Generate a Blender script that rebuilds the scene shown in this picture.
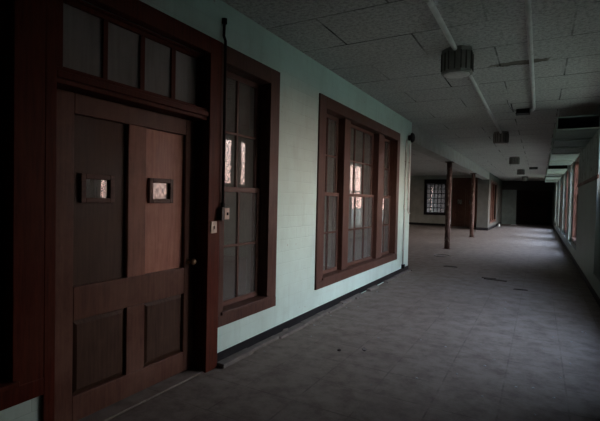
import bpy, bmesh, math, random
from mathutils import Vector, Matrix

for o in list(bpy.data.objects):
    bpy.data.objects.remove(o, do_unlink=True)
SC = bpy.context.scene
COL = SC.collection
PI = math.pi

# ------------------------------------------------------------------ camera
cam_d = bpy.data.cameras.new('camera')
cam = bpy.data.objects.new('camera', cam_d)
COL.objects.link(cam)
cam_d.sensor_fit = 'HORIZONTAL'
cam_d.sensor_width = 36.0
cam_d.lens = 425.0 / 600.0 * 36.0
cam_d.clip_start = 0.05
cam_d.clip_end = 500
YAW, PITCH, ROLL = math.radians(29.4), math.radians(-1.54), math.radians(1.3)
Fv = Vector((-math.sin(YAW) * math.cos(PITCH), math.cos(YAW) * math.cos(PITCH), math.sin(PITCH)))
rv = Vector((math.cos(YAW), math.sin(YAW), 0))
Uv = rv.cross(Fv)
R2 = math.cos(ROLL) * rv + math.sin(ROLL) * Uv
U2 = -math.sin(ROLL) * rv + math.cos(ROLL) * Uv
M = Matrix((R2, U2, -Fv)).transposed().to_4x4()
M.translation = Vector((2.54, 0, 1.55))
cam.matrix_world = M
SC.camera = cam

# ------------------------------------------------------------------ sky
SKY = 18.5
w = bpy.data.worlds.new('sky')
SC.world = w
w.use_nodes = True
nt = w.node_tree
nt.nodes.clear()
wo = nt.nodes.new('ShaderNodeOutputWorld')
bg = nt.nodes.new('ShaderNodeBackground')
tc = nt.nodes.new('ShaderNodeTexCoord')
sx = nt.nodes.new('ShaderNodeSeparateXYZ')
rp = nt.nodes.new('ShaderNodeValToRGB')
nt.links.new(tc.outputs['Generated'], sx.inputs[0])
nt.links.new(sx.outputs['Z'], rp.inputs[0])
cr = rp.color_ramp
for k_, (p_, c_) in enumerate(((0.0, (0.85, 0.56, 0.49)), (0.09, (1.1, 0.82, 0.74)), (0.22, (2.1, 1.86, 1.78)),
                               (0.45, (1.25, 1.48, 1.88)), (0.8, (0.95, 1.30, 1.95)))):
    el = cr.elements[0] if k_ == 0 else (cr.elements[len(cr.elements) - 1] if k_ == 4 else cr.elements.new(p_))
    el.position = p_
    el.color = (*c_, 1)
nt.links.new(rp.outputs[0], bg.inputs[0])
bg.inputs[1].default_value = SKY
nt.links.new(bg.outputs[0], wo.inputs[0])

# ------------------------------------------------------------------ exposure
SC.view_settings.view_transform = 'Standard'
SC.view_settings.look = 'None'
SC.view_settings.gamma = 1.0
SC.view_settings.use_curve_mapping = False
SC.view_settings.exposure = 0.0


def portal(loc, sx_, sz_, direction):
    l = bpy.data.lights.new('window_portal', 'AREA')
    l.shape = 'RECTANGLE'
    l.size, l.size_y = sx_, sz_
    l.energy = 1.0
    l.cycles.is_portal = True
    o = bpy.data.objects.new('window_portal', l)
    o.location = loc
    o.rotation_euler = Vector(direction).to_track_quat('-Z', 'Y').to_euler()
    COL.objects.link(o)


# ================================================================== helpers
class MB:
    """collects shapes for ONE mesh object"""

    def __init__(self, mp=None):
        self.bm = bmesh.new()
        self.mp = mp or (lambda a, d, z: Vector((a, d, z)))

    def box(self, a0, a1, d0, d1, z0, z1):
        c = [self.mp(a, d, z) for z in (z0, z1) for d in (d0, d1) for a in (a0, a1)]
        v = [self.bm.verts.new(p) for p in c]
        for f in ((0, 1, 3, 2), (4, 6, 7, 5), (0, 4, 5, 1), (2, 3, 7, 6), (0, 2, 6, 4), (1, 5, 7, 3)):
            self.bm.faces.new([v[i] for i in f])
        return self

    def bar(self, p, q, w, h=None, up=(0, 0, 1)):
        """square bar between two points (mapped space)"""
        h = h or w
        p, q = self.mp(*p), self.mp(*q)
        t = (q - p).normalized()
        u = Vector(up)
        if abs(t.dot(u)) > 0.95:
            u = Vector((1, 0, 0))
        s = t.cross(u).normalized()
        u = s.cross(t)
        v = []
        for b in (p, q):
            for i, j in ((-1, -1), (1, -1), (1, 1), (-1, 1)):
                v.append(self.bm.verts.new(b + s * (i * w / 2) + u * (j * h / 2)))
        for f in ((0, 1, 2, 3), (7, 6, 5, 4), (0, 4, 5, 1), (1, 5, 6, 2), (2, 6, 7, 3), (3, 7, 4, 0)):
            self.bm.faces.new([v[i] for i in f])
        return self

    def tube(self, pts, r, n=12, cap=True):
        pts = [self.mp(*p) for p in pts]
        rings = []
        nrm = None
        for i, p in enumerate(pts):
            if i == 0:
                t = pts[1] - p
            elif i == len(pts) - 1:
                t = p - pts[i - 1]
            else:
                t = (pts[i + 1] - p).normalized() + (p - pts[i - 1]).normalized()
            t.normalize()
            if nrm is None:
                nrm = t.orthogonal().normalized()
            else:
                nrm = (nrm - t * nrm.dot(t)).normalized()
            b = t.cross(nrm)
            rr = r[i] if isinstance(r, (list, tuple)) else r
            rings.append([self.bm.verts.new(p + (nrm * math.cos(2 * PI * k / n) + b * math.sin(2 * PI * k / n)) * rr) for k in range(n)])
        for A, B in zip(rings, rings[1:]):
            for k in range(n):
                f = self.bm.faces.new((A[k], A[(k + 1) % n], B[(k + 1) % n], B[k]))
                f.smooth = True
        if cap:
            self.bm.faces.new(rings[0][::-1])
            self.bm.faces.new(rings[-1])
        return self

    def lathe(self, prof, c, axis='Z', n=24, phase=0.0, smooth=True):
        """prof: list of (radius, height)"""
        rings = []
        for r, h in prof:
            ring = []
            for k in range(n):
                a = 2 * PI * k / n + phase
                x, y = r * math.cos(a), r * math.sin(a)
                if axis == 'Z':
                    p = Vector((c[0] + x, c[1] + y, c[2] + h))
                elif axis == 'X':
                    p = Vector((c[0] + h, c[1] + x, c[2] + y))
                else:
                    p = Vector((c[0] + x, c[1] + h, c[2] + y))
                ring.append(self.bm.verts.new(p))
            rings.append(ring)
        for A, B in zip(rings, rings[1:]):
            for k in range(n):
                f = self.bm.faces.new((A[k], A[(k + 1) % n], B[(k + 1) % n], B[k]))
                f.smooth = smooth
        self.bm.faces.new(rings[0][::-1])
        self.bm.faces.new(rings[-1])
        return self

    def build(self, name, mat, parent=None, bevel=0.0, loc=None):
        bmesh.ops.recalc_face_normals(self.bm, faces=self.bm.faces)
        me = bpy.data.meshes.new(name)
        self.bm.to_mesh(me)
        self.bm.free()
        me.materials.append(mat)
        o = bpy.data.objects.new(name, me)
        COL.objects.link(o)
        if bevel:
            m = o.modifiers.new('edge', 'BEVEL')
            m.width = bevel
            m.segments = 2
            m.limit_method = 'ANGLE'
        if parent is not None:
            o.parent = parent
            o.matrix_parent_inverse = Matrix.Translation(-Vector(parent.location)) if parent.type == 'EMPTY' else Matrix()
        if loc:
            o.location = loc
        return o


def tag(o, label, cat=None, group=None, kind=None):
    o['label'] = label
    if cat:
        o['category'] = cat
    if group:
        o['group'] = group
    if kind:
        o['kind'] = kind
    return o


def empty(name, loc=(0, 0, 0)):
    o = bpy.data.objects.new(name, None)
    o.location = loc
    o.empty_display_size = 0.1
    COL.objects.link(o)
    return o


# ================================================================== materials
def mat_new(name):
    m = bpy.data.materials.new(name)
    m.use_nodes = True
    t = m.node_tree
    t.nodes.clear()
    out = t.nodes.new('ShaderNodeOutputMaterial')
    return m, t, out


def N(t, typ, **kw):
    n = t.nodes.new(typ)
    for k, v in kw.items():
        if k.startswith('i_'):
            n.inputs[k[2:].replace('_', ' ')].default_value = v
        else:
            setattr(n, k, v)
    return n


def pos(t, loc=(0, 0, 0), rot=(0, 0, 0), scale=(1, 1, 1)):
    g = N(t, 'ShaderNodeNewGeometry')
    mp = N(t, 'ShaderNodeMapping')
    mp.inputs['Location'].default_value = loc
    mp.inputs['Rotation'].default_value = rot
    mp.inputs['Scale'].default_value = scale
    t.links.new(g.outputs['Position'], mp.inputs['Vector'])
    return mp.outputs['Vector']


def noise(t, vec, scale, detail=4, rough=0.6):
    n = N(t, 'ShaderNodeTexNoise')
    n.inputs['Scale'].default_value = scale
    n.inputs['Detail'].default_value = detail
    n.inputs['Roughness'].default_value = rough
    if vec is not None:
        t.links.new(vec, n.inputs['Vector'])
    return n.outputs['Fac']


def ramp(t, fac, stops):
    r = N(t, 'ShaderNodeValToRGB')
    els = r.color_ramp.elements
    els[0].position, els[1].position = stops[0][0], stops[-1][0]

    def c4(c):
        return (c, c, c, 1) if isinstance(c, (int, float)) else (*c, 1)
    els[0].color, els[1].color = c4(stops[0][1]), c4(stops[-1][1])
    for p, c in stops[1:-1]:
        e = els.new(p)
        e.color = c4(c)
    t.links.new(fac, r.inputs[0])
    return r.outputs[0]


def mix(t, fac, a, b, mode='MIX'):
    m = N(t, 'ShaderNodeMix', data_type='RGBA', blend_type=mode)
    for s, v in ((0, fac), (6, a), (7, b)):
        if isinstance(v, bpy.types.NodeSocket):
            t.links.new(v, m.inputs[s])
        elif isinstance(v, tuple):
            m.inputs[s].default_value = (*v, 1)
        else:
            m.inputs[s].default_value = v
    return m.outputs[2]


def math_n(t, op, a, b=None):
    m = N(t, 'ShaderNodeMath', operation=op)
    for i, v in enumerate((a, b)):
        if v is None:
            continue
        if isinstance(v, bpy.types.NodeSocket):
            t.links.new(v, m.inputs[i])
        else:
            m.inputs[i].default_value = v
    return m.outputs[0]


def principled(t, out, col, rough=0.6, metal=0.0, bump=None, strength=0.3, dist=0.01, spec=None):
    p = N(t, 'ShaderNodeBsdfPrincipled')
    for s, v in (('Base Color', col), ('Roughness', rough), ('Metallic', metal)):
        if isinstance(v, bpy.types.NodeSocket):
            t.links.new(v, p.inputs[s])
        else:
            p.inputs[s].default_value = (*v, 1) if isinstance(v, tuple) else v
    if spec is not None:
        p.inputs['Specular IOR Level'].default_value = spec
    if bump is not None:
        b = N(t, 'ShaderNodeBump')
        b.inputs['Strength'].default_value = strength
        b.inputs['Distance'].default_value = dist
        t.links.new(bump, b.inputs['Height'])
        t.links.new(b.outputs[0], p.inputs['Normal'])
    t.links.new(p.outputs[0], out.inputs[0])
    return p


def brick(t, vec, w_, h_, mortar, offset=0.5, smooth=0.1):
    b = N(t, 'ShaderNodeTexBrick')
    b.offset = offset
    b.inputs['Color1'].default_value = (0, 0, 0, 1)
    b.inputs['Color2'].default_value = (1, 1, 1, 1)
    b.inputs['Mortar'].default_value = (0.5, 0.5, 0.5, 1)
    b.inputs['Scale'].default_value = 1.0
    b.inputs['Mortar Size'].default_value = mortar
    b.inputs['Mortar Smooth'].default_value = smooth
    b.inputs['Brick Width'].default_value = w_
    b.inputs['Row Height'].default_value = h_
    t.links.new(vec, b.inputs['Vector'])
    return b


def wall_mat(name, base, dirt, axis='y', chips=True):
    m, t, out = mat_new(name)
    # block courses: brick X = along wall, brick Y = up
    g = N(t, 'ShaderNodeNewGeometry')
    s = N(t, 'ShaderNodeSeparateXYZ')
    t.links.new(g.outputs['Position'], s.inputs[0])
    c = N(t, 'ShaderNodeCombineXYZ')
    t.links.new(s.outputs['Y' if axis == 'y' else 'X'], c.inputs[0])
    t.links.new(s.outputs['Z'], c.inputs[1])
    b = brick(t, c.outputs[0], 0.305, 0.135, 0.005, smooth=0.6)
    n1 = noise(t, pos(t), 1.3, 6, 0.65)
    n2 = noise(t, pos(t, scale=(6, 6, 1.1)), 1.6, 5, 0.6)
    n3 = noise(t, pos(t), 30, 3)
    col = mix(t, ramp(t, n1, [(0.35, 0.0), (0.75, 0.55)]), base, dirt)
    col = mix(t, ramp(t, n2, [(0.52, 0.0), (0.8, 0.5)]), col, dirt)
    if chips:
        n4 = noise(t, pos(t), 7.5, 4, 0.6)
        col = mix(t, ramp(t, n4, [(0.69, 0.0), (0.71, 0.7)]), col, (0.30, 0.27, 0.23))
    col = mix(t, math_n(t, 'MULTIPLY', b.outputs['Fac'], 0.13), col, dirt)
    h = math_n(t, 'SUBTRACT', math_n(t, 'MULTIPLY', n3, 0.25), b.outputs['Fac'])
    principled(t, out, col, 0.55, bump=h, strength=0.35, dist=0.006, spec=0.35)
    return m


def wood_mat(name, base, dark, wear, rough=0.42, wear_amt=0.5, along='z', spec=0.2):
    m, t, out = mat_new(name)
    sc = (9, 9, 0.7) if along == 'z' else (9, 0.7, 9)
    g1 = noise(t, pos(t, scale=sc), 5, 8, 0.6)
    g2 = noise(t, pos(t), 2.2, 5, 0.65)
    g3 = noise(t, pos(t, scale=(5, 5, 1.4)), 4.0, 6, 0.7)
    col = mix(t, ramp(t, g1, [(0.3, 0.0), (0.7, 1.0)]), dark, base)
    col = mix(t, ramp(t, g2, [(0.45, 0.0), (0.75, wear_amt)]), col, wear)
    col = mix(t, ramp(t, g3, [(0.66, 0.0), (0.72, wear_amt * 0.8)]), col, wear)
    r = ramp(t, g2, [(0.3, rough - 0.08), (0.75, rough + 0.25)])
    principled(t, out, col, r, bump=g1, strength=0.12, dist=0.004, spec=spec)
    return m


def plain_mat(name, base, var, rough=0.6, metal=0.0, scale=8, bump=0.15, spec=None):
    m, t, out = mat_new(name)
    n1 = noise(t, pos(t), scale, 6, 0.65)
    n2 = noise(t, pos(t), scale * 6, 3)
    col = mix(t, ramp(t, n1, [(0.35, 0.0), (0.7, 1.0)]), base, var)
    principled(t, out, col, rough, metal, bump=n2, strength=bump, dist=0.004, spec=spec)
    return m


def glass_mat(name, dirt_col, dirt_amt, tint=(0.9, 0.92, 0.9)):
    m, t, out = mat_new(name)
    lw = N(t, 'ShaderNodeLayerWeight')
    f5 = math_n(t, 'POWER', lw.outputs['Facing'], 5.0)
    fr = math_n(t, 'ADD', math_n(t, 'MULTIPLY', f5, 0.96), 0.04)
    tr = N(t, 'ShaderNodeBsdfTransparent')
    tr.inputs[0].default_value = (*tint, 1)
    di = N(t, 'ShaderNodeBsdfDiffuse')
    di.inputs[0].default_value = (*dirt_col, 1)
    tl = N(t, 'ShaderNodeBsdfTranslucent')
    tl.inputs[0].default_value = (*dirt_col, 1)
    ds = N(t, 'ShaderNodeMixShader')
    ds.inputs[0].default_value = 0.4
    t.links.new(di.outputs[0], ds.inputs[1])
    t.links.new(tl.outputs[0], ds.inputs[2])
    gl = N(t, 'ShaderNodeBsdfGlossy')
    gl.inputs['Roughness'].default_value = 0.03
    n1 = noise(t, pos(t), 1.7, 5, 0.6)
    n2 = noise(t, pos(t, scale=(14, 14, 1.0)), 2.0, 4, 0.6)
    amt = math_n(t, 'MULTIPLY', ramp(t, n1, [(0.25, 0.65), (0.75, 1.0)]), ramp(t, n2, [(0.3, 0.8), (0.7, 1.0)]))
    amt = math_n(t, 'MULTIPLY', amt, dirt_amt)
    m1 = N(t, 'ShaderNodeMixShader')
    t.links.new(amt, m1.inputs[0])
    t.links.new(tr.outputs[0], m1.inputs[1])
    t.links.new(ds.outputs[0], m1.inputs[2])
    m2 = N(t, 'ShaderNodeMixShader')
    t.links.new(fr, m2.inputs[0])
    t.links.new(m1.outputs[0], m2.inputs[1])
    t.links.new(gl.outputs[0], m2.inputs[2])
    t.links.new(m2.outputs[0], out.inputs[0])
    return m


def floor_mat():
    m, t, out = mat_new('dusty_floor_tile')
    b = brick(t, pos(t, loc=(-0.02, -0.04, 0)), 0.46, 0.46, 0.008, offset=0.0, smooth=0.3)
    n1 = noise(t, pos(t), 0.55, 7, 0.68)
    n2 = noise(t, pos(t), 4.5, 9, 0.75)
    n3 = noise(t, pos(t, scale=(0.7, 1.5, 1)), 30, 4, 0.7)
    col = mix(t, b.outputs['Color'], (0.276, 0.237, 0.215), (0.310, 0.270, 0.248))
    col = mix(t, ramp(t, n1, [(0.35, 0.0), (0.7, 0.75)]), col, (0.400, 0.366, 0.345))
    col = mix(t, ramp(t, n2, [(0.42, 0.0), (0.62, 0.9)]), col, (0.135, 0.113, 0.101))
    col = mix(t, ramp(t, n3, [(0.6, 0.0), (0.75, 0.45)]), col, (0.097, 0.083, 0.073))
    nb = noise(t, pos(t, scale=(1, 1.8, 1)), 2.6, 5, 0.7)
    gap = math_n(t, 'MULTIPLY', b.outputs['Fac'], ramp(t, nb, [(0.42, 0.03), (0.64, 0.6)]))
    col = mix(t, gap, col, (0.035, 0.03, 0.027))
    # a brown spill mark with a shape of its own
    g = N(t, 'ShaderNodeNewGeometry')
    sv = N(t, 'ShaderNodeVectorMath', operation='SUBTRACT')
    t.links.new(g.outputs['Position'], sv.inputs[0])
    sv.inputs[1].default_value = (1.80, 3.80, 0)
    sv2 = N(t, 'ShaderNodeVectorMath', operation='MULTIPLY')
    t.links.new(sv.outputs[0], sv2.inputs[0])
    sv2.inputs[1].default_value = (10.0, 3.6, 1.0)
    ln = N(t, 'ShaderNodeVectorMath', operation='LENGTH')
    t.links.new(sv2.outputs[0], ln.inputs[0])
    st = math_n(t, 'ADD', ln.outputs['Value'], math_n(t, 'MULTIPLY', noise(t, pos(t), 14, 4), 0.9))
    col = mix(t, ramp(t, st, [(1.0, 0.6), (1.5, 0.0)]), col, (0.085, 0.062, 0.042))
    h = math_n(t, 'SUBTRACT', math_n(t, 'ADD', math_n(t, 'MULTIPLY', n3, 0.5), n2), b.outputs['Fac'])
    principled(t, out, col, 0.72, bump=h, strength=0.35, dist=0.006, spec=0.25)
    return m


def ceiling_mat():
    m, t, out = mat_new('fibre_ceiling_tile')
    b = brick(t, pos(t, loc=(-0.58, -4.475, 0)), 1.46, 0.775, 0.011, offset=0.5, smooth=0.25)
    n1 = noise(t, pos(t), 0.8, 6, 0.65)
    n2 = noise(t, pos(t), 26, 5, 0.8)
    col = mix(t, b.outputs['Color'], (0.53, 0.53, 0.505), (0.55, 0.55, 0.525))
    col = mix(t, ramp(t, n1, [(0.4, 0.0), (0.75, 0.5)]), col, (0.38, 0.375, 0.35))
    col = mix(t, ramp(t, n2, [(0.44, 0.0), (0.62, 0.8)]), col, (0.23, 0.23, 0.215))
    # a long brown water stain with a shape of its own
    g = N(t, 'ShaderNodeNewGeometry')
    sv = N(t, 'ShaderNodeVectorMath', operation='SUBTRACT')
    t.links.new(g.outputs['Position'], sv.inputs[0])
    sv.inputs[1].default_value = (2.28, 5.99, 3.31)
    sv2 = N(t, 'ShaderNodeVectorMath', operation='MULTIPLY')
    t.links.new(sv.outputs[0], sv2.inputs[0])
    sv2.inputs[1].default_value = (1.5, 5.5, 1.0)
    ln = N(t, 'ShaderNodeVectorMath', operation='LENGTH')
    t.links.new(sv2.outputs[0], ln.inputs[0])
    st = math_n(t, 'ADD', ln.outputs['Value'], math_n(t, 'MULTIPLY', noise(t, pos(t), 9, 4), 0.9))
    col = mix(t, ramp(t, st, [(0.9, 0.85), (1.35, 0.0)]), col, (0.10, 0.085, 0.06))
    nj = noise(t, pos(t), 1.1, 3)
    gap = math_n(t, 'MULTIPLY', b.outputs['Fac'], ramp(t, nj, [(0.38, 0.08), (0.62, 1.0)]))
    col = mix(t, gap, col, (0.02, 0.02, 0.02))
    h = math_n(t, 'SUBTRACT', math_n(t, 'MULTIPLY', n2, 0.6), b.outputs['Fac'])
    principled(t, out, col, 0.9, bump=h, strength=0.5, dist=0.008, spec=0.1)
    return m


def rust_mat():
    m, t, out = mat_new('rusted_painted_steel')
    n1 = noise(t, pos(t, scale=(3, 3, 1)), 5, 7, 0.7)
    n2 = noise(t, pos(t), 40, 4, 0.7)
    col = mix(t, ramp(t, n2, [(0.3, 0.0), (0.7, 1.0)]), (0.028, 0.013, 0.010), (0.075, 0.034, 0.023))
    col = mix(t, ramp(t, n1, [(0.55, 0.0), (0.6, 0.75)]), col, (0.20, 0.17, 0.145))
    principled(t, out, col, 0.75, bump=n1, strength=0.4, dist=0.01)
    return m


def peel_mat():
    m, t, out = mat_new('peeling_stained_paint')
    n1 = noise(t, pos(t, scale=(3, 3, 0.35)), 4.5, 7, 0.7)
    n2 = noise(t, pos(t), 9, 5, 0.7)
    col = mix(t, ramp(t, n1, [(0.4, 0.0), (0.56, 1.0)]), (0.15, 0.19, 0.17), (0.30, 0.38, 0.34))
    col = mix(t, ramp(t, n2, [(0.57, 0.0), (0.62, 0.8)]), col, (0.06, 0.07, 0.06))
    principled(t, out, col, 0.8, bump=n1, strength=0.5, dist=0.01, spec=0.2)
    return m


MINT, MINT_D = (0.50, 0.66, 0.60), (0.33, 0.42, 0.37)
WALL = wall_mat('mint_painted_block', MINT, MINT_D, 'y')
WALLX = wall_mat('mint_painted_block_cross', MINT, MINT_D, 'x')
ROOM = plain_mat('faded_plaster', (0.42, 0.42, 0.38), (0.28, 0.27, 0.24), 0.8, scale=2)
FLOOR = floor_mat()
CEIL = ceiling_mat()
BLACK = plain_mat('black_base_paint', (0.008, 0.008, 0.010), (0.016, 0.016, 0.017), 0.6, scale=5, spec=0.1)
CURB = plain_mat('dusty_cement', (0.15, 0.13, 0.117), (0.085, 0.073, 0.065), 0.9, scale=9, bump=0.4)
WOOD = wood_mat('red_brown_varnished_wood', (0.078, 0.037, 0.027), (0.036, 0.014, 0.009), (0.125, 0.072, 0.055))
REDW = wood_mat('dark_red_varnished_wood', (0.090, 0.018, 0.010), (0.042, 0.009, 0.005), (0.105, 0.038, 0.022), wear_amt=0.35, spec=0.1)
RAILW = wood_mat('worn_sash_wood', (0.10, 0.05, 0.038), (0.05, 0.022, 0.016), (0.18, 0.11, 0.088), along='y')
DOORW = wood_mat('worn_door_wood', (0.115, 0.052, 0.035), (0.065, 0.026, 0.017), (0.18, 0.095, 0.068), wear_amt=0.65)
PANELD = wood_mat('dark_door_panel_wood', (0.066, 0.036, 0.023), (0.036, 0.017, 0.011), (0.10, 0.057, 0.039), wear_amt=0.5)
PANELL = wood_mat('pale_door_panel_wood', (0.40, 0.180, 0.128), (0.25, 0.106, 0.074), (0.52, 0.28, 0.21), wear_amt=0.7)  # paler wood for the second upper panel
STILEW = wood_mat('worn_door_stile_wood', (0.24, 0.108, 0.076), (0.14, 0.06, 0.042), (0.34, 0.175, 0.13), wear_amt=0.65)
DARKW = wood_mat('dark_far_door_wood', (0.05, 0.022, 0.016), (0.025, 0.011, 0.008), (0.07, 0.035, 0.026))
BROWNW = wood_mat('brown_lobby_door_wood', (0.10, 0.045, 0.03), (0.05, 0.02, 0.014), (0.13, 0.07, 0.05))
GLASS = glass_mat('dusty_pane', (0.36, 0.34, 0.32), 0.32)
FROST = glass_mat('clouded_pane', (0.48, 0.49, 0.49), 0.70)
DARKPANE = glass_mat('dark_lower_pane', (0.10, 0.085, 0.075), 0.95, (0.5, 0.48, 0.45))  # dark glass for some of the lower panes
VISION = glass_mat('hazy_small_pane', (0.40, 0.40, 0.39), 0.55)
CLEAR = glass_mat('clear_dirty_pane', (0.4, 0.38, 0.36), 0.04, (0.97, 0.96, 0.95))
WIRE = plain_mat('grey_wire', (0.10, 0.10, 0.10), (0.05, 0.045, 0.04), 0.5, 0.6)
PALEWIRE = plain_mat('pale_wire', (0.5, 0.52, 0.5), (0.35, 0.36, 0.35), 0.4, 0.5)
STEEL = plain_mat('grey_conduit_paint', (0.60, 0.61, 0.58), (0.46, 0.46, 0.43), 0.5, 0.1)
LAMP = plain_mat('tarnished_lamp_metal', (0.09, 0.086, 0.076), (0.06, 0.056, 0.05), 0.5, 0.3)
LAMPR = plain_mat('grey_lamp_rib', (0.24, 0.235, 0.215), (0.17, 0.165, 0.15), 0.45, 0.3)
LENS = plain_mat('dirty_lamp_lens', (0.55, 0.55, 0.52), (0.38, 0.37, 0.34), 0.4)
RUST = rust_mat()
PEEL = peel_mat()
WALLR = wall_mat('dull_green_painted_block', (0.21, 0.27, 0.245), (0.14, 0.17, 0.155), 'y')  # darker, duller copy of the mint block paint
PLAST = plain_mat('grey_beige_plaster', (0.29, 0.31, 0.275), (0.20, 0.215, 0.19), 0.85, scale=2)
BEAMP = plain_mat('pale_grey_beam_plaster', (0.36, 0.36, 0.335), (0.28, 0.275, 0.255), 0.85, scale=3)
BLOCKP = plain_mat('shaded_block_paint', (0.075, 0.083, 0.075), (0.05, 0.055, 0.05), 0.8, scale=2)  # white block's paint darkened to stand in for its shade
SKYBLOCK = plain_mat('dark_sky_blocker', (0.10, 0.105, 0.12), (0.06, 0.063, 0.075), 0.9, scale=2)  # for the added wall that blocks the sky
TEAL = plain_mat('dull_teal_paint', (0.14, 0.20, 0.19), (0.09, 0.13, 0.12), 0.7, scale=2)
MURK = plain_mat('end_shade_black', (0.02, 0.02, 0.019), (0.012, 0.012, 0.012), 0.8, scale=2)  # near-black colour standing in for the unlit corridor end
DUCT_SHADE = plain_mat('shaded_green_duct_paint', (0.17, 0.225, 0.20), (0.11, 0.145, 0.13), 0.7, scale=2)  # darker copy of the duct paint, shade put into the colour
DUCT = plain_mat('mint_duct_paint', (0.42, 0.52, 0.47), (0.30, 0.37, 0.33), 0.6, scale=2)
VOID = plain_mat('flat_black', (0.004, 0.004, 0.004), (0.008, 0.008, 0.008), 0.9)
BRASS = plain_mat('dull_brass', (0.35, 0.26, 0.14), (0.2, 0.15, 0.09), 0.35, 0.8)
PLATE = plain_mat('yellowed_switch_plastic', (0.62, 0.50, 0.42), (0.5, 0.40, 0.33), 0.5)
PAPER = plain_mat('pale_paper', (0.72, 0.72, 0.70), (0.6, 0.6, 0.58), 0.8)
FLAKE = plain_mat('pale_paint_flake', (0.34, 0.36, 0.34), (0.24, 0.255, 0.24), 0.8)
STICK = plain_mat('dark_splintered_wood', (0.05, 0.035, 0.028), (0.025, 0.02, 0.016), 0.8)
GRASS = plain_mat('dark_outdoor_grass', (0.05, 0.065, 0.03), (0.03, 0.04, 0.02), 0.95, scale=0.6)
LEAF = plain_mat('dark_tree_leaf', (0.02, 0.028, 0.014), (0.012, 0.016, 0.01), 0.95, scale=1)

H = 3.31
XR = 3.40
Y0, Y1 = -3.0, 36.0


def mp_left(a, d, z):
    return Vector((d, a, z))


def mp_right(a, d, z):
    return Vector((XR - d, a, z))


def mp_end(yw):
    return lambda a, d, z: Vector((a, yw - d, z))


def mp_lobby(a, d, z):
    return Vector((-8.0 + d, a, z))


def struct(o, label=None):
    o['kind'] = 'structure'
    if label:
        o['label'] = label
    return o


def wall(name, mp, a0, a1, thick, openings, mat, label, z1=H):
    """wall face at d=0, body behind it, openings = (a0,a1,z0,z1)"""
    m = MB(mp)
    cur = a0
    for (oa, ob, za, zb) in sorted(openings):
        if oa > cur:
            m.box(cur, oa, -thick, 0, 0, z1)
        if za > 0:
            m.box(oa, ob, -thick, 0, 0, za)
        if zb < z1:
            m.box(oa, ob, -thick, 0, zb, z1)
        cur = ob
    if cur < a1:
        m.box(cur, a1, -thick, 0, 0, z1)
    return struct(m.build(name, mat), label)


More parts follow.
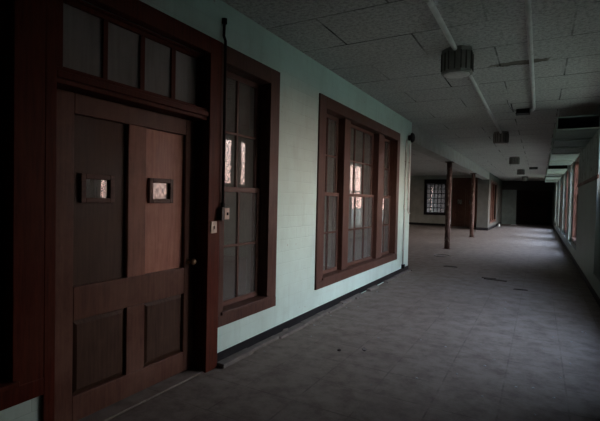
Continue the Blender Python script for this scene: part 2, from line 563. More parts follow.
def make_window(name, mp, lights, outer, label, zc=(0.36, 2.93), cas=0.16, glass=GLASS, wood=WOOD, rail=RAILW,
                mesh=False, rows=2, bar=0.013, meet=None, head=0.16, mfront=-0.02, lower_glass=None, sill_nose=0.05, face=0.022, gd=-0.11, valance=False):
    """lights: (a0,a1,cols) openings between mullions; outer: casing outer edges"""
    o = empty(name, mp((outer[0] + outer[1]) / 2, 0, zc[0]))
    struct(o, label)
    za, zb = zc[0] + 0.135, zc[1] - head
    a0, a1 = lights[0][0], lights[-1][1]
    # casing: stiles, head, lining boards through the wall
    m = MB(mp)
    m.box(outer[0], a0, -0.02, face, zc[0], zc[1]).box(a1, outer[1], -0.02, face, zc[0], zc[1])
    m.box(a0, a1, -0.02, face, zb, zc[1])
    m.box(a0 - 0.03, a0, -0.2, -0.02, za, zb).box(a1, a1 + 0.03, -0.2, -0.02, za, zb)
    m.box(a0 - 0.03, a1 + 0.03, -0.2, -0.02, zb, zb + 0.03)
    m.build('window_casing', wood, o, 0.004)
    s = MB(mp)
    s.box(outer[0], outer[1], -0.02, face + 0.004, zc[0], za - 0.03)
    s.box(a0 - 0.03, a1 + 0.03, -0.2, face + 0.02, za - 0.03, za)
    s.build('window_sill', wood, o, 0.005)
    for (l0, l1, *_), (n0, n1, *_) in zip(lights, lights[1:]):
        MB(mp).box(l1, n0, -0.2, mfront, za, zb).build('mullion', wood, o, 0.005)
    for (l0, l1, cols, *ex) in lights:
        zm = ex[0] if ex else meet or (zc[0] + zc[1]) / 2 - 0.015
        for lower in (True, False):
            z0, z1 = (za, zm + 0.025) if lower else (zm - 0.025, zb)
            d = gd if lower else gd - 0.035
            st = 0.05
            f = MB(mp)
            f.box(l0, l0 + st, d - 0.016, d + 0.016, z0, z1).box(l1 - st, l1, d - 0.016, d + 0.016, z0, z1)
            bz = 0.05 if lower else 0.045
            f.box(l0 + st, l1 - st, d - 0.016, d + 0.02, z0, z0 + bz)
            f.box(l0 + st, l1 - st, d - 0.016, d + 0.02, z1 - 0.05, z1)
            sash = f.build('lower_sash' if lower else 'upper_sash', rail, o, 0.003)
            g0, g1, h0, h1 = l0 + st, l1 - st, z0 + bz, z1 - 0.05
            mu = MB(mp)
            for k in range(1, cols):
                x = g0 + (g1 - g0) * k / cols
                mu.box(x - bar, x + bar, d - 0.014, d + 0.014, h0, h1)
            for k in range(1, rows):
                z = h0 + (h1 - h0) * k / rows
                mu.box(g0, g1, d - 0.013, d + 0.013, z - bar * 0.9, z + bar * 0.9)
            mu.build('muntin', wood, sash)
            MB(mp).box(g0, g1, d - 0.003, d + 0.003, h0, h1).build('pane', lower_glass if (ex and len(ex) > 1 and lower) else glass, sash)
    if mesh:
        ms = MB(mp)
        for (l0, l1, *_) in lights:
            step, hh, dd = 0.14, zb - za, -0.23
            k = -int(hh / step) - 1
            while l0 + k * step < l1 + hh:
                for sgn in (1, -1):
                    # line a = c + sgn*(z-za)*.8
                    c0 = l0 + k * step if sgn > 0 else l0 + k * step + hh * 0.8
                    pts = []
                    for (tt) in (0.0, 1.0):
                        pts.append([c0 + sgn * 0.8 * hh * tt, za + hh * tt])
                    # clip in a
                    (pa, pz), (qa, qz) = pts
                    lo, hi = 0.0, 1.0
                    for lim, s_ in ((l0, 1), (l1, -1)):
                        fa, fb = (pa - lim) * s_, (qa - lim) * s_
                        if fa < 0 and fb < 0:
                            lo, hi = 1, 0
                        elif fa < 0:
                            lo = max(lo, fa / (fa - fb))
                        elif fb < 0:
                            hi = min(hi, fa / (fa - fb))
                    if hi > lo + 1e-4:
                        P = (pa + (qa - pa) * lo, dd, pz + (qz - pz) * lo)
                        Q = (pa + (qa - pa) * hi, dd, pz + (qz - pz) * hi)
                        ms.bar(P, Q, 0.011)
                k += 1
        ms.build('security_mesh', WIRE, o)
    if valance:
        MB(mp).box(outer[0], outer[1], 0, 0.09, zb + 0.02, zc[1] + 0.12).build('blind_box', BLACK, o, 0.01)
    return o


# ================================================================== the setting
struct(MB().box(-8.3, XR + 0.36, Y0 - 0.3, Y1 + 4.0, -0.2, 0.0).build('floor', FLOOR), 'dusty grey square tile floor of the long corridor')
struct(MB().box(-8.3, XR + 0.36, Y0 - 0.3, Y1 + 4.0, H, H + 0.2).build('ceiling', CEIL), 'grey fibre tile ceiling with dark joints')

ZO, ZT = 0.44, 2.80          # rough opening heights in the walls
wall('wall_left', mp_left, Y0, 9.5, 0.28,
     [(0.42, 1.29, ZO, ZT), (1.47, 2.86, 0, 2.80), (3.03, 3.82, ZO, ZT), (5.11, 8.43, ZO, ZT)], WALL,
     'pale mint painted block wall holding the panelled door and brown windows')
RIGHT = [('window_4', 4.43, 5.05), ('window_5', 5.48, 9.02), ('window_6', 13.2, 16.75), ('window_7', 18.1, 21.35),
         ('window_8', 23.0, 26.25), ('window_9', 27.9, 31.15)]
wall('wall_right', mp_right, Y0, Y1 + 3.6, 0.36, [(a, b, 0.36, 3.02) for _, a, b in RIGHT], WALLR,
     'dull pale green wall with daylight windows along the corridor')
wall('wall_back', lambda a, d, z: Vector((a, Y0 + d, z)), -8.3, XR, 0.3, [], WALLX, 'mint wall closing the corridor behind')
# classroom behind the left wall
wall('wall_classroom', lambda a, d, z: Vector((-6.0 + d, a, z)), Y0, 9.22, 0.2, [], ROOM, 'faded wall of the dark room behind the door')
wall('wall_lobby_side', lambda a, d, z: Vector((a, 9.22 + d, z)), -8.0, -0.28, 0.28, [], WALLX, 'mint wall at the near side of the lobby', )
wall('wall_lobby', mp_lobby, 9.5, 29.1, 0.3, [], PLAST,
     'dim plaster wall on the far side of the lobby')
wall('wall_lobby_end', mp_end(28.8), -8.3, -0.6, 0.3, [(-4.10, -2.82, 0.8, 2.80)], PLAST,
     'pale end wall of the lobby with gridded window and brown doors')
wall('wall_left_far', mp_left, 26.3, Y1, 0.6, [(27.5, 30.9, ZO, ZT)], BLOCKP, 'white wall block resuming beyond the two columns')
wall('wall_end', mp_end(Y1), -0.6, 1.0, 0.3, [], TEAL, 'dull teal wall panel at the corridor end', 2.62)
struct(MB().box(-0.6, XR, Y1, Y1 + 0.3, 2.62, H).build('trim_3', MURK), 'shade-black header over the corridor end')
struct(MB().box(0.9, 1.0, Y1 + 0.3, Y1 + 3.6, 0, H).build('wall_alcove', MURK), 'shade-black side wall of the end alcove')
wall('wall_alcove_end', mp_end(Y1 + 3.6), 0.9, XR + 0.36, 0.3, [], MURK, 'shade-black wall at the back of the end alcove')
# ceiling beam over the columns
struct(MB().box(-0.36, 0, 9.5, 26.3, 2.9, H).build('ceiling_beam', BEAMP), 'painted beam carried by two rusty columns')

# base boards and curb
b = MB()
b.box(0, 0.012, 2.985, 9.5, 0.02, 0.115).box(0, 0.012, Y0, 1.42, 0.0, 0.115)
b.box(-0.28, 0.012, 9.5, 9.512, 0.0, 0.115)
struct(b.build('baseboard_left', BLACK), 'black baseboard under the mint wall')
c = MB()
random.seed(5)
y = 2.99
while y < 9.5:
    L = random.uniform(0.25, 0.6)
    e_ = min(y + L, 9.5)
    if random.random() < 0.93:
        wd = 0.095 + random.uniform(-0.018, 0.015)
        c.box(0.0, wd, y, e_ - 0.004, 0, 0.034 + random.uniform(-0.008, 0.006))
    y = e_
struct(c.build('trim_1', CURB, bevel=0.006), 'broken grey cement strip along the wall foot')
struct(MB().box(XR - 0.012, XR, Y0, Y1, 0, 0.11).build('baseboard_right', BLACK), 'black baseboard on the right wall')
b = MB()
b.box(-8, -2.42, 28.785, 28.8, 0, 0.15).box(-0.74, -0.6, 28.785, 28.8, 0, 0.15)
b.box(-0.615, 0.015, 26.285, 26.3, 0, 0.16).box(0, 0.015, 26.3, 36, 0, 0.16).box(-0.615, -0.6, 26.3, 28.78, 0, 0.16)
struct(b.build('baseboard_far', BLACK), 'black baseboard round the white wall block')
struct(MB().box(XR - 0.03, XR, 8.78, 13.15, 2.02, 2.085).build('trim_2', WOOD, bevel=0.004), 'brown wooden rail high on the right wall')
struct(MB().box(XR - 0.012, XR, 8.78, 13.15, 2.085, H).build('wall_right_upper', PEEL), 'stained dark green peeling paint above the brown rail')

# ---- windows
make_window('window_1', mp_left, [(0.46, 1.26, 2)], (0.30, 1.43), 'brown double hung window before the door', wood=REDW)
make_window('window_2', mp_left, [(3.06, 3.79, 2)], (2.99, 3.965), 'brown double hung window just past the door')
make_window('window_3', mp_left, [(5.14, 5.86, 2), (6.08, 7.40, 3), (7.70, 8.40, 2)], (4.94, 8.57), 'wide brown triple window in the mint wall')
for nm, a, b_ in RIGHT:
    near = a < 17
    lts = [(a + 0.1, a + 0.72, 1 if near else 2), (a + 1.02, b_ - 0.88, 3), (b_ - 0.61, b_ - 0.1, 2)]
    if nm == 'window_6':
        lts = [(a + 0.1, 15.2, 4, 1.9, 1), (15.39, b_ - 0.1, 2, 1.9)]
    if nm == 'window_5':
        lts = [(5.58, 6.2, 1, 1.44), (6.5, 8.15, 3, 1.86, 1), (8.44, 8.95, 2, 1.86, 1)]
    if b_ - a < 1:
        lts = [(a + 0.1, b_ - 0.1, 1)]
    make_window(nm, lambda a_, d_, z_: mp_right(a_, d_ - 0.13, z_), lts, (a, b_),
                'brown window letting daylight into the corridor', glass=CLEAR, mesh=near, meet=1.44, zc=(0.36, 3.02), head=0.05, mfront=-0.1, lower_glass=DARKPANE)
    portal((XR + 0.35, (a + b_) / 2, 1.69), b_ - a, 2.6, (-1, 0, 0))
make_window('window_10', mp_end(28.8), [(-4.08, -2.84, 5)], (-4.2, -2.72), 'gridded window at the lobby end', zc=(0.70, 2.93), glass=GLASS,
            wood=BLACK, rail=BLACK, rows=3, valance=True, bar=0.026)
portal((-3.46, 29.08, 1.8), 1.28, 2.0, (0, -1, 0))
make_window('window_11', mp_left, [(27.5, 28.4, 2), (28.7, 29.7, 2), (30.0, 30.9, 2)], (27.3, 31.1), 'brown window in the white wall block')

# ---- the panelled door
d = empty('door_1', (-0.1, 2.19, 0))
struct(d, 'red brown panelled door with two small wired glass panes and transom')
fr = MB(mp_left)
fr.box(1.43, 1.50, -0.05, 0.022, 0, 2.93)
fr.box(2.83, 2.985, -0.05, 0.03, 0, 2.93)
fr.box(1.50, 2.83, -0.05, 0.03, 2.79, 2.93)
fr.box(1.475, 1.50, -0.24, -0.05, 0, 2.79).box(2.83, 2.855, -0.24, -0.05, 0, 2.79).box(1.50, 2.83, -0.24, -0.05, 2.775, 2.79)
fr.build('door_frame', REDW, d, 0.006)
tb = MB(mp_left)
tb.box(1.50, 2.83, -0.2, 0.0, 2.215, 2.315).box(1.50, 2.83, -0.2, 0.018, 2.245, 2.29)
tb.build('transom_bar', REDW, d, 0.006)
tr = MB(mp_left)
tr.box(1.50, 1.595, -0.13, -0.08, 2.315, 2.775).box(2.79, 2.83, -0.13, -0.08, 2.315, 2.775)
tr.box(1.60, 2.79, -0.13, -0.08, 2.315, 2.345).box(1.60, 2.79, -0.13, -0.08, 2.745, 2.775)
for a, b_ in ((1.878, 1.915), (2.188, 2.23), (2.495, 2.54)):
    tr.box(a, b_, -0.125, -0.085, 2.345, 2.745)
ts = tr.build('transom_sash', REDW, d, 0.003)
for a, b_ in ((1.60, 1.878), (1.915, 2.188), (2.23, 2.495), (2.54, 2.79)):
    MB(mp_left).box(a, b_, -0.106, -0.1, 2.345, 2.745).build('transom_pane', FROST, ts)
# leaf
DF, PB = -0.12, -0.152
lf = MB(mp_left)
LZ0, LZ1 = 0.025, 2.21
lf.box(1.515, 1.70, PB - 0.012, DF, LZ0, LZ1).box(2.705, 2.826, PB - 0.012, DF, LZ0, LZ1)      # stiles
lf.box(1.70, 2.705, PB - 0.012, DF, 2.075, LZ1)                                                  # top rail
lf.box(1.70, 2.705, PB - 0.012, DF, 0.71, 0.935)                                                 # lock rail
lf.box(1.70, 2.705, PB - 0.012, DF, LZ0, 0.20)                                                   # bottom rail
lf.box(2.12, 2.285, PB - 0.012, DF, 0.20, 0.71)  # middle stile
leaf = lf.build('door_leaf', DOORW, d, 0.005)
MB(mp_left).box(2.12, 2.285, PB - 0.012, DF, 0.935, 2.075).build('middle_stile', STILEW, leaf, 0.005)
for k, (a, b_, va, vb) in enumerate(((1.70, 2.12, 1.755, 2.012), (2.285, 2.705, 2.325, 2.575))):
    up = MB(mp_left)
    pa, pb, qa, qb = va + 0.036, vb - 0.036, 1.526, 1.654
    up.box(a, pa, PB - 0.02, PB, 0.935, 2.075).box(pb, b_, PB - 0.02, PB, 0.935, 2.075)
    up.box(pa, pb, PB - 0.02, PB, 0.935, qa).box(pa, pb, PB - 0.02, PB, qb, 2.075)
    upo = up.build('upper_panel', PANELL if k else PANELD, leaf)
    upo['label'] = 'paler upper panel' if k else 'dark upper panel'
    vf = MB(mp_left)
    z0, z1 = 1.492, 1.69
    vf.box(va, pa, PB - 0.02, DF - 0.006, z0, z1).box(pb, vb, PB - 0.02, DF - 0.006, z0, z1)
    vf.box(pa, pb, PB - 0.02, DF - 0.006, z0, qa).box(pa, pb, PB - 0.02, DF - 0.006, qb, z1)
    vfo = vf.build('vision_frame', RAILW, leaf, 0.004)
    MB(mp_left).box(pa, pb, PB - 0.004, PB + 0.001, qa, qb).build('vision_pane', VISION, leaf)
    # lower raised panel with sloping margins
    lp = MB()
    bm = lp.bm
    def ring(y0, y1, z0_, z1_, x):
        return [bm.verts.new((x, yy, zz)) for yy, zz in ((y0, z0_), (y1, z0_), (y1, z1_), (y0, z1_))]
    r0 = ring(a, b_, 0.20, 0.71, PB - 0.01)
    r1 = ring(a, b_, 0.20, 0.71, PB)
    r2 = ring(a + 0.035, b_ - 0.035, 0.235, 0.675, PB + 0.022)
    for A, B in ((r0, r1), (r1, r2)):
        for i in range(4):
            bm.faces.new((A[i], A[(i + 1) % 4], B[(i + 1) % 4], B[i]))
    bm.faces.new(r2)
    bm.faces.new(r0[::-1])
    lp.build('lower_panel', PANELD, leaf)
kn = MB().lathe([(0.026, 0), (0.026, 0.006), (0.011, 0.012), (0.011, 0.035), (0.024, 0.045), (0.028, 0.06), (0.022, 0.072), (0.004, 0.076)],
                (DF, 2.755, 0.985), 'X', 20)
tag(kn.build('door_knob', BRASS, leaf), 'dull brass door knob')
MB(mp_left).box(1.475, 2.855, -0.22, 0.005, 0, 0.014).build('threshold', FLOOR, d, 0.005)

# ---- far doors
def far_door(name, mp, a0, a1, zh, ztop, wood, label, glass=False):
    o = empty(name, mp((a0 + a1) / 2, 0, 0))
    struct(o, label)
    f = MB(mp)
    f.box(a0, a0 + 0.12, 0, 0.05, 0, ztop).box(a1 - 0.12, a1, 0, 0.05, 0, ztop).box(a0 + 0.12, a1 - 0.12, 0, 0.05, ztop - 0.12, ztop)
    f.box(a0 + 0.12, a1 - 0.12, 0, 0.05, zh, zh + 0.1)
    f.build('door_frame', wood, o, 0.004)
    if ztop - zh > 0.3:
        MB(mp).box(a0 + 0.12, a1 - 0.12, 0.001, 0.015, zh + 0.1, ztop - 0.12).build('transom_panel', wood, o)
    mid = (a0 + a1) / 2
    for x0, x1 in ((a0 + 0.12, mid - 0.004), (mid + 0.004, a1 - 0.12)):
        l = MB(mp)
        l.box(x0, x0 + 0.1, 0.001, 0.04, 0.02, zh).box(x1 - 0.1, x1, 0.001, 0.04, 0.02, zh)
        for za, zb in ((0.02, 0.22), (0.85, 1.0), (zh - 0.12, zh)):
            l.box(x0 + 0.1, x1 - 0.1, 0.001, 0.04, za, zb)
        l.box(x0 + 0.1, x1 - 0.1, 0.001, 0.02, 0.22, 0.85)
        l.box(x0 + 0.1, x1 - 0.1, 0.001, 0.02, 1.0, zh - 0.12)
        lo = l.build('door_leaf', wood, o, 0.003)
        if glass:
            MB(mp).box(x0 + 0.2, x1 - 0.2, 0.021, 0.03, 1.45, 1.75).build('vision_pane', GLASS, lo)
    return o


far_door('door_2', mp_end(28.8), -2.40, -0.76, 2.45, 3.14, BROWNW, 'brown double door with transom at the lobby end', True)
far_door('door_3', mp_end(Y1 + 3.6), 1.15, 3.15, 2.35, 2.9, DARKW, 'dark double door at the end of the corridor', True)

struct(MB().box(-14.0, -0.62, 33.5, 34.0, -0.5, 9.0).build('wall_sky_blocker', SKYBLOCK), 'added dark wall blocking the sky behind the gridded window')  # added outside the lobby window to keep the sky out
# ---- outdoors, beyond the windows
struct(MB().box(XR + 0.37, 120, -60, 100, -0.6, -0.5).build('ground', GRASS), 'dark grass ground outside the windows')
struct(MB().box(-120, -8.31, -60, 100, -0.6, -0.5).build('ground_beyond_lobby', GRASS), 'dark grass ground outside the lobby')
struct(MB().box(-8.3, XR + 0.36, Y1 + 4.01, 100, -0.6, -0.5).build('ground_beyond_end', GRASS), 'dark grass ground outside the end wall')
random.seed(3)
tl = MB()
for k in range(70):
    yy = -50 + k * 2.1
    hh = random.uniform(1.0, 2.0)
    tl.lathe([(0.4, 0), (1.5, 0.3 * hh), (1.7, 0.6 * hh), (1.1, 0.9 * hh), (0.3, hh)], (46 + random.uniform(-2, 2), yy, -0.5), 'Z', 9)
tag(tl.build('hedge', LEAF), 'dark hedge outdoors far beyond the windows', kind='stuff')

# ================================================================== the things
# ---- rusty columns
def column(yc, label):
    o = empty('rusty_column', (-0.11, yc, 0))
    tag(o, label, 'column', 'rusty columns under the beam', 'thing')
    MB().lathe([(0.088, 0.012), (0.085, 0.7), (0.087, 1.6), (0.085, 2.876)], (-0.11, yc, 0), 'Z', 20).build('shaft', RUST, o)
    MB().box(-0.235, 0.015, yc - 0.125, yc + 0.125, 0, 0.012).build('base_plate', RUST, o, 0.003)
    MB().box(-0.235, 0.015, yc - 0.125, yc + 0.125, 2.876, 2.9).build('cap_plate', RUST, o, 0.003)


column(14.75, 'rusty round steel column with flaking paint, standing nearer the mint wall corner')
column(20.6, 'rusty round steel column standing in front of the brown double door')

# ---- ceiling lights
LX = 1.655
def ceiling_light(yc, label):
    o = empty('ceiling_light', (LX, yc, H))
    tag(o, label, 'ceiling light', 'drum lights along the corridor ceiling')
    n = 8
    MB().lathe([(0.175, 0), (0.18, -0.02), (0.18, -0.045), (0.17, -0.055), (0.17, -0.235), (0.176, -0.25), (0.176, -0.27), (0.155, -0.285), (0.14, -0.275)],
               (LX, yc, H), 'Z', n, PI / 8, False).build('housing', LAMPR, o, 0.003)
    for k in range(16):
        a = 2 * PI * k / 16 + PI / 8
        q_ = 0.176 if k % 2 == 0 else 0.163
        r_ = MB()
        ca, sa = math.cos(a), math.sin(a)
        r_.bar((LX + q_ * ca, yc + q_ * sa, H - 0.25), (LX + q_ * ca, yc + q_ * sa, H - 0.045), 0.016)
        r_.build('rib', LAMP, o, 0.003)
    MB().lathe([(0.145, -0.272), (0.14, -0.285), (0.09, -0.295), (0.01, -0.298)], (LX, yc, H), 'Z', 24).build('lens', LENS, o)


for yc, lb in ((5.2, 'large dark ribbed drum light hanging closest on the ceiling conduit'),
               (11.6, 'second ribbed drum light, where the long ceiling conduit ends'),
               (17.9, 'third ribbed drum light along the corridor ceiling'),
               (24.2, 'fourth small dark drum light along the corridor ceiling'),
               (30.4, 'last tiny drum light before the dark corridor end')):
    ceiling_light(yc, lb)

# ---- ceiling conduits
def conduit_run(name, x, spans, label):
    m = MB()
    for y0, y1 in spans:
        m.tube([(x, y0, H - 0.034), (x, y1, H - 0.034)], 0.027, 14)
    o = m.build(name, STEEL)
    tag(o, label, 'conduit')
    yk = 0.6
    while yk < spans[-1][1] - 0.2:
        if all(abs(yk - q) > 0.4 for q in (5.2, 11.6)):
            k = MB()
            k.box(x - 0.045, x + 0.045, yk - 0.012, yk + 0.012, H - 0.006, H)
            k.tube([(x, yk - 0.012, H - 0.034), (x, yk + 0.012, H - 0.034)], 0.031, 14)
            k.build('clip', STEEL, o)
        yk += 1.55
    return o


conduit_run('ceiling_conduit', 1.656, [(-2.9, 5.01), (5.39, 11.40)], 'grey ceiling conduit running through the drum lights')
c2 = MB()
c2.tube([(2.395, -2.9, H - 0.034), (2.395, 8.5, H - 0.034), (2.395, 8.62, H - 0.036), (2.385, 8.80, H - 0.04), (2.36, 8.90, H - 0.04), (2.325, 8.95, H - 0.04)], 0.025, 14)
c2 = c2.build('ceiling_conduit', STEEL)
tag(c2, 'grey ceiling conduit ending in an elbow at a black box', 'conduit')
for yk in (0.9, 2.45, 4.0, 5.55, 7.1):
    k = MB()
    k.box(2.395 - 0.043, 2.395 + 0.043, yk - 0.012, yk + 0.012, H - 0.006, H)
    k.tube([(2.395, yk - 0.012, H - 0.034), (2.395, yk + 0.012, H - 0.034)], 0.029, 14)
    k.build('clip', STEEL, c2)

bx = MB().box(2.10, 2.32, 8.86, 9.06, H - 0.075, H).build('junction_box', VOID, bevel=0.006)
tag(bx, 'black junction box on the ceiling at the end of a conduit', 'junction box')
MB().box(2.09, 2.33, 8.85, 9.07, H - 0.085, H - 0.075).build('cover_plate', BLACK, bx, 0.003)
MB().tube([(2.10, 8.8, H - 0.04), (2.03, 8.68, H - 0.034), (2.0, 8.3, H - 0.012), (2.0, 8.0, H - 0.008)], 0.005, 8).build('cable', WIRE, bx)
bx2 = MB().box(2.05, 2.40, 22.9, 23.2, H - 0.09, H).build('junction_box', VOID, bevel=0.006)
tag(bx2, 'small flat black box on the ceiling far down the corridor', 'junction box')

# ---- hanging duct sections by the right wall
DX0, DX1, DZ0, DZ1 = 2.76, XR - 0.015, 2.87, 3.09
def duct(y0, y1, seams, label, open_end=False):
    o = empty('duct_section', ((DX0 + DX1) / 2, y0, DZ0))
    tag(o, label, 'duct', 'hanging duct sections')
    t_ = 0.012
    m = MB()
    m.box(DX0, DX1, y0, y1, DZ0, DZ0 + t_).box(DX0, DX1, y0, y1, DZ1 - t_, DZ1)
    m.box(DX0, DX0 + t_, y0, y1, DZ0 + t_, DZ1 - t_).box(DX1 - t_, DX1, y0, y1, DZ0 + t_, DZ1 - t_)
    m.box(DX0 + t_, DX1 - t_, y1 - t_, y1, DZ0 + t_, DZ1 - t_)
    m.build('casing', DUCT_SHADE if open_end else DUCT, o)
    li = MB()
    e_ = 0.003
    xa, xb, za, zb = DX0 + t_ + e_, DX1 - t_ - e_, DZ0 + t_ + e_, DZ1 - t_ - e_
    if open_end:
        li.box(xa, xb, y0 + 0.01, y1 - 0.05, za, za + e_).box(xa, xb, y0 + 0.01, y1 - 0.05, zb - e_, zb)
        li.box(xa, xa + e_, y0 + 0.01, y1 - 0.05, za, zb).box(xb - e_, xb, y0 + 0.01, y1 - 0.05, za, zb)
        li.box(xa, xb, y1 - 0.06, y1 - 0.05, za, zb)
    else:
        li.box(xa, xb, y0 + 0.004, y0 + 0.02, za, zb)
    li.build('lining' if open_end else 'end_plate', VOID if open_end else BLACK, o)  # near-black lining paints the darkness inside the open duct
    for s in seams:
        f = MB()
        f.box(DX0 - 0.03, DX1, s - 0.02, s + 0.02, DZ0 - 0.03, DZ0).box(DX0 - 0.03, DX0, s - 0.02, s + 0.02, DZ0, DZ1)
        f.build('flange', DUCT, o, 0.003)
    for s in (y0 + 0.4, y1 - 0.4):
        hg = MB()
        hg.bar((DX0 + 0.04, s, DZ1), (DX0 + 0.04, s, H), 0.025, 0.004)
        hg.build('hanger_strap', WIRE, o)


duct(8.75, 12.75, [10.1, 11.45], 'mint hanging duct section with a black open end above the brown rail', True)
duct(13.0, 16.6, [14.8], 'mint hanging duct section just beyond the open ended one')
duct(18.3, 22.9, [20.4], 'mint hanging duct section beyond the gap in the duct run')
duct(23.6, 29.0, [26.0], 'last mint hanging duct section near the dark corridor end')

# ---- bell and wall conduits at the corner
bl = empty('alarm_bell', (0, 9.27, 2.94))
tag(bl, 'black round alarm bell high on the mint wall corner', 'alarm bell')
MB().lathe([(0.06, 0), (0.06, 0.05), (0.02, 0.055), (0.02, 0.07)], (0, 9.27, 2.94), 'X', 20).build('bell_base', BLACK, bl)
MB().lathe([(0.105, 0.062), (0.11, 0.07), (0.105, 0.09), (0.08, 0.118), (0.04, 0.13), (0.005, 0.133)], (0, 9.27, 2.94), 'X', 28).build('gong', BLACK, bl)
p = MB()
p.tube([(0.022, 9.02, 2.86), (0.022, 9.02, 0.12)], 0.014, 10)
p = p.build('wall_conduit', STEEL)
tag(p, 'thin grey conduit running down the mint wall to the floor, past the triple window', 'conduit')
for z in (0.5, 1.45, 2.4):
    MB().box(0, 0.038, 9.0, 9.04, z - 0.01, z + 0.01).build('clip', STEEL, p)
MB().box(0, 0.06, 8.98, 9.06, 0.116, 0.2).build('foot_box', BLACK, p, 0.004)
q = MB()
q.tube([(0.022, 9.3, 2.82), (0.022, 9.3, 1.36), (0.03, 9.31, 1.30), (0.05, 9.32, 1.285), (0.06, 9.33, 1.30)], 0.013, 10)
q = q.build('wall_conduit', STEEL)
tag(q, 'short pale conduit hanging from the black bell, ending in a hook', 'conduit')
for z in (1.6, 2.4):
    MB().box(0, 0.038, 9.28, 9.32, z - 0.01, z + 0.01).build('clip', STEEL, q)

# ---- switch, box and conduit beside the door
XF = 0.03
sw = MB().box(XF, XF + 0.01, 2.862, 2.935, 1.232, 1.335).build('light_switch', PLATE, bevel=0.003)
tag(sw, 'small pale light switch plate on the brown door frame', 'light switch')
MB().box(XF + 0.01, XF + 0.022, 2.892, 2.905, 1.268, 1.298).build('toggle', PLATE, sw, 0.002)
for z in (1.248, 1.319):
    MB().lathe([(0.005, 0), (0.003, 0.002)], (XF + 0.01, 2.8985, z), 'X', 10).build('screw', STEEL, sw)
jb = MB().box(XF, XF + 0.05, 2.955, 3.055, 1.345, 1.46).build('switch_box', LAMP, bevel=0.005)
tag(jb, 'dark metal switch box at the foot of the conduit beside the door', 'switch box')
MB().box(XF + 0.05, XF + 0.056, 2.985, 3.05, 1.352, 1.453).build('cover_plate', PLATE, jb, 0.002)
MB().box(XF + 0.056, XF + 0.068, 3.01, 3.025, 1.39, 1.415).build('toggle', BLACK, jb, 0.002)
wc = MB()
wc.tube([(XF + 0.018, 3.0, 1.46), (XF + 0.018, 3.0, 2.88), (XF + 0.012, 3.005, 2.95), (0.018, 3.01, 3.0), (0.018, 3.015, 3.12)], 0.013, 10)
wc = wc.build('wall_conduit', BLACK)
tag(wc, 'thin dark conduit rising beside the door to near the ceiling', 'conduit')
MB().tube([(0.018, 3.015, 3.11), (0.018, 3.015, 3.155)], 0.024, 12).build('end_cap', BLACK, wc)
MB().tube([(XF + 0.018, 3.0, 1.455), (XF + 0.018, 3.0, 1.5)], 0.019, 12).build('coupling', BLACK, wc)

# ---- debris on the floor
def chunk(name, mat, x, y, sx_, sy_, h, seed, label, cat, rot=0.0, group=None):
    rnd = random.Random(seed)
    bm_ = MB()
    n = 9
    bot, top = [], []
    for k in range(n):
        a = 2 * PI * k / n
        r = rnd.uniform(0.7, 1.0)
        px, py = sx_ / 2 * r * math.cos(a), sy_ / 2 * r * math.sin(a)
        qx, qy = px * math.cos(rot) - py * math.sin(rot), px * math.sin(rot) + py * math.cos(rot)
        bot.append(bm_.bm.verts.new((qx, qy, 0)))
        top.append(bm_.bm.verts.new((qx * 0.85, qy * 0.85, h * rnd.uniform(0.6, 1.0))))
    bm_.bm.faces.new(bot[::-1])
    bm_.bm.faces.new(top)
    for k in range(n):
        bm_.bm.faces.new((bot[k], bot[(k + 1) % n], top[(k + 1) % n], top[k]))
    return tag(bm_.build(name, mat, loc=(x, y, 0.0005)), label, cat, group)


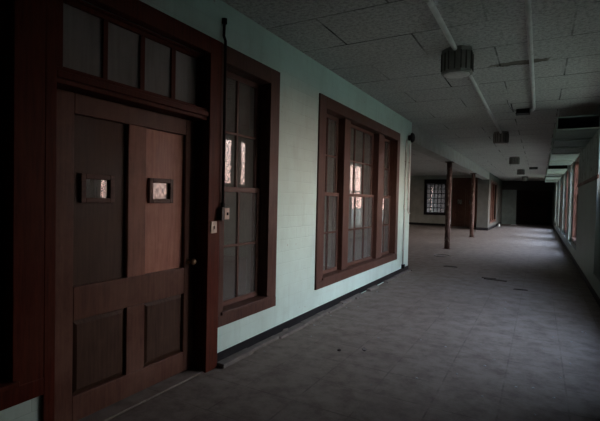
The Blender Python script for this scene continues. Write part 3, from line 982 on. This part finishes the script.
chunk('dirt_clod', STICK, 0.795, 3.985, 0.045, 0.04, 0.02, 1, 'small black dirt clod alone on the floor below the triple window', 'dirt clod')
chunk('dirt_clod', CURB, 1.0, 4.16, 0.05, 0.11, 0.012, 2, 'brown smeared dirt clod lying just past the small black one', 'dirt clod', 0.4)
chunk('floor_scrap', STICK, 0.72, 10.7, 0.42, 0.18, 0.02, 4, 'flat dark scrap on the floor short of the first column', 'scrap', 0.2)
chunk('floor_scrap', STICK, 2.28, 8.62, 0.34, 0.07, 0.02, 7, 'thin dark scrap near the dull green wall on the dusty floor', 'scrap', 0.1)
sp = MB()
sp.bar((-0.2, 0.05, 0.012), (0.22, -0.03, 0.015), 0.05, 0.022)
sp.bar((-0.25, 0.1, 0.02), (0.02, 0.03, 0.034), 0.025, 0.015)
sp = sp.build('broken_slat', STICK, loc=(1.8, 9.36, 0))
tag(sp, 'dark broken wooden slat lying across the middle of the floor', 'slat')
lp = MB()
pts = []
for k in range(17):
    a = 2 * PI * k / 18
    pts.append((0.22 * math.cos(a), 0.26 * math.sin(a), 0.009))
lp.tube(pts, 0.009, 8)
tag(lp.build('wire_loop', WIRE, loc=(0.13, 12.7, 0)), 'dark wire loop on the floor near the foot of the nearer column', 'wire')
pp = chunk('paper_sheet', PAPER, 0.9, 35.2, 0.5, 0.35, 0.03, 9, 'white paper sheet lying at the dark far end of the corridor', 'paper')
pp2 = chunk('fallen_tile', FLAKE, 0.16, 32.0, 0.2, 0.7, 0.2, 10, 'pale broken tile lying low by the far wall block', 'tile')

rnd = random.Random(11)
spots = [(2.136, 4.376), (1.938, 4.03), (2.416, 4.017), (2.541, 4.074), (2.691, 3.955), (2.62, 5.25), (2.2, 4.6), (2.85, 4.9), (2.75, 4.45)]
for k in range(30):
    spots.append((rnd.uniform(1.0, 3.25), rnd.uniform(3.3, 9.5)))
for k in range(10):
    spots.append((0.14 + rnd.random() * 0.25, rnd.uniform(3.2, 9.0)))
for i, (x, y) in enumerate(spots):
    s_ = rnd.uniform(0.014, 0.034)
    chunk('paint_flake', FLAKE, x, y, s_, s_ * rnd.uniform(0.5, 1.0), 0.006, 100 + i,
          'small pale paint flake lying loose on the dusty tile floor', 'paint flake', rnd.uniform(0, PI), 'paint flakes on the floor')
# flaked plaster chunks along the wall foot
for i, (yy, lb) in enumerate(((4.15, 'dusty plaster chunk on the cement strip below the mint wall, before the triple window'),
                              (5.75, 'dusty plaster chunk on the cement strip under the triple window'))):
    o = chunk('plaster_chunk', CURB, 0.045, yy, 0.035, 0.13, 0.025, 50 + i, lb, 'plaster chunk')
    o.location.z = 0.036
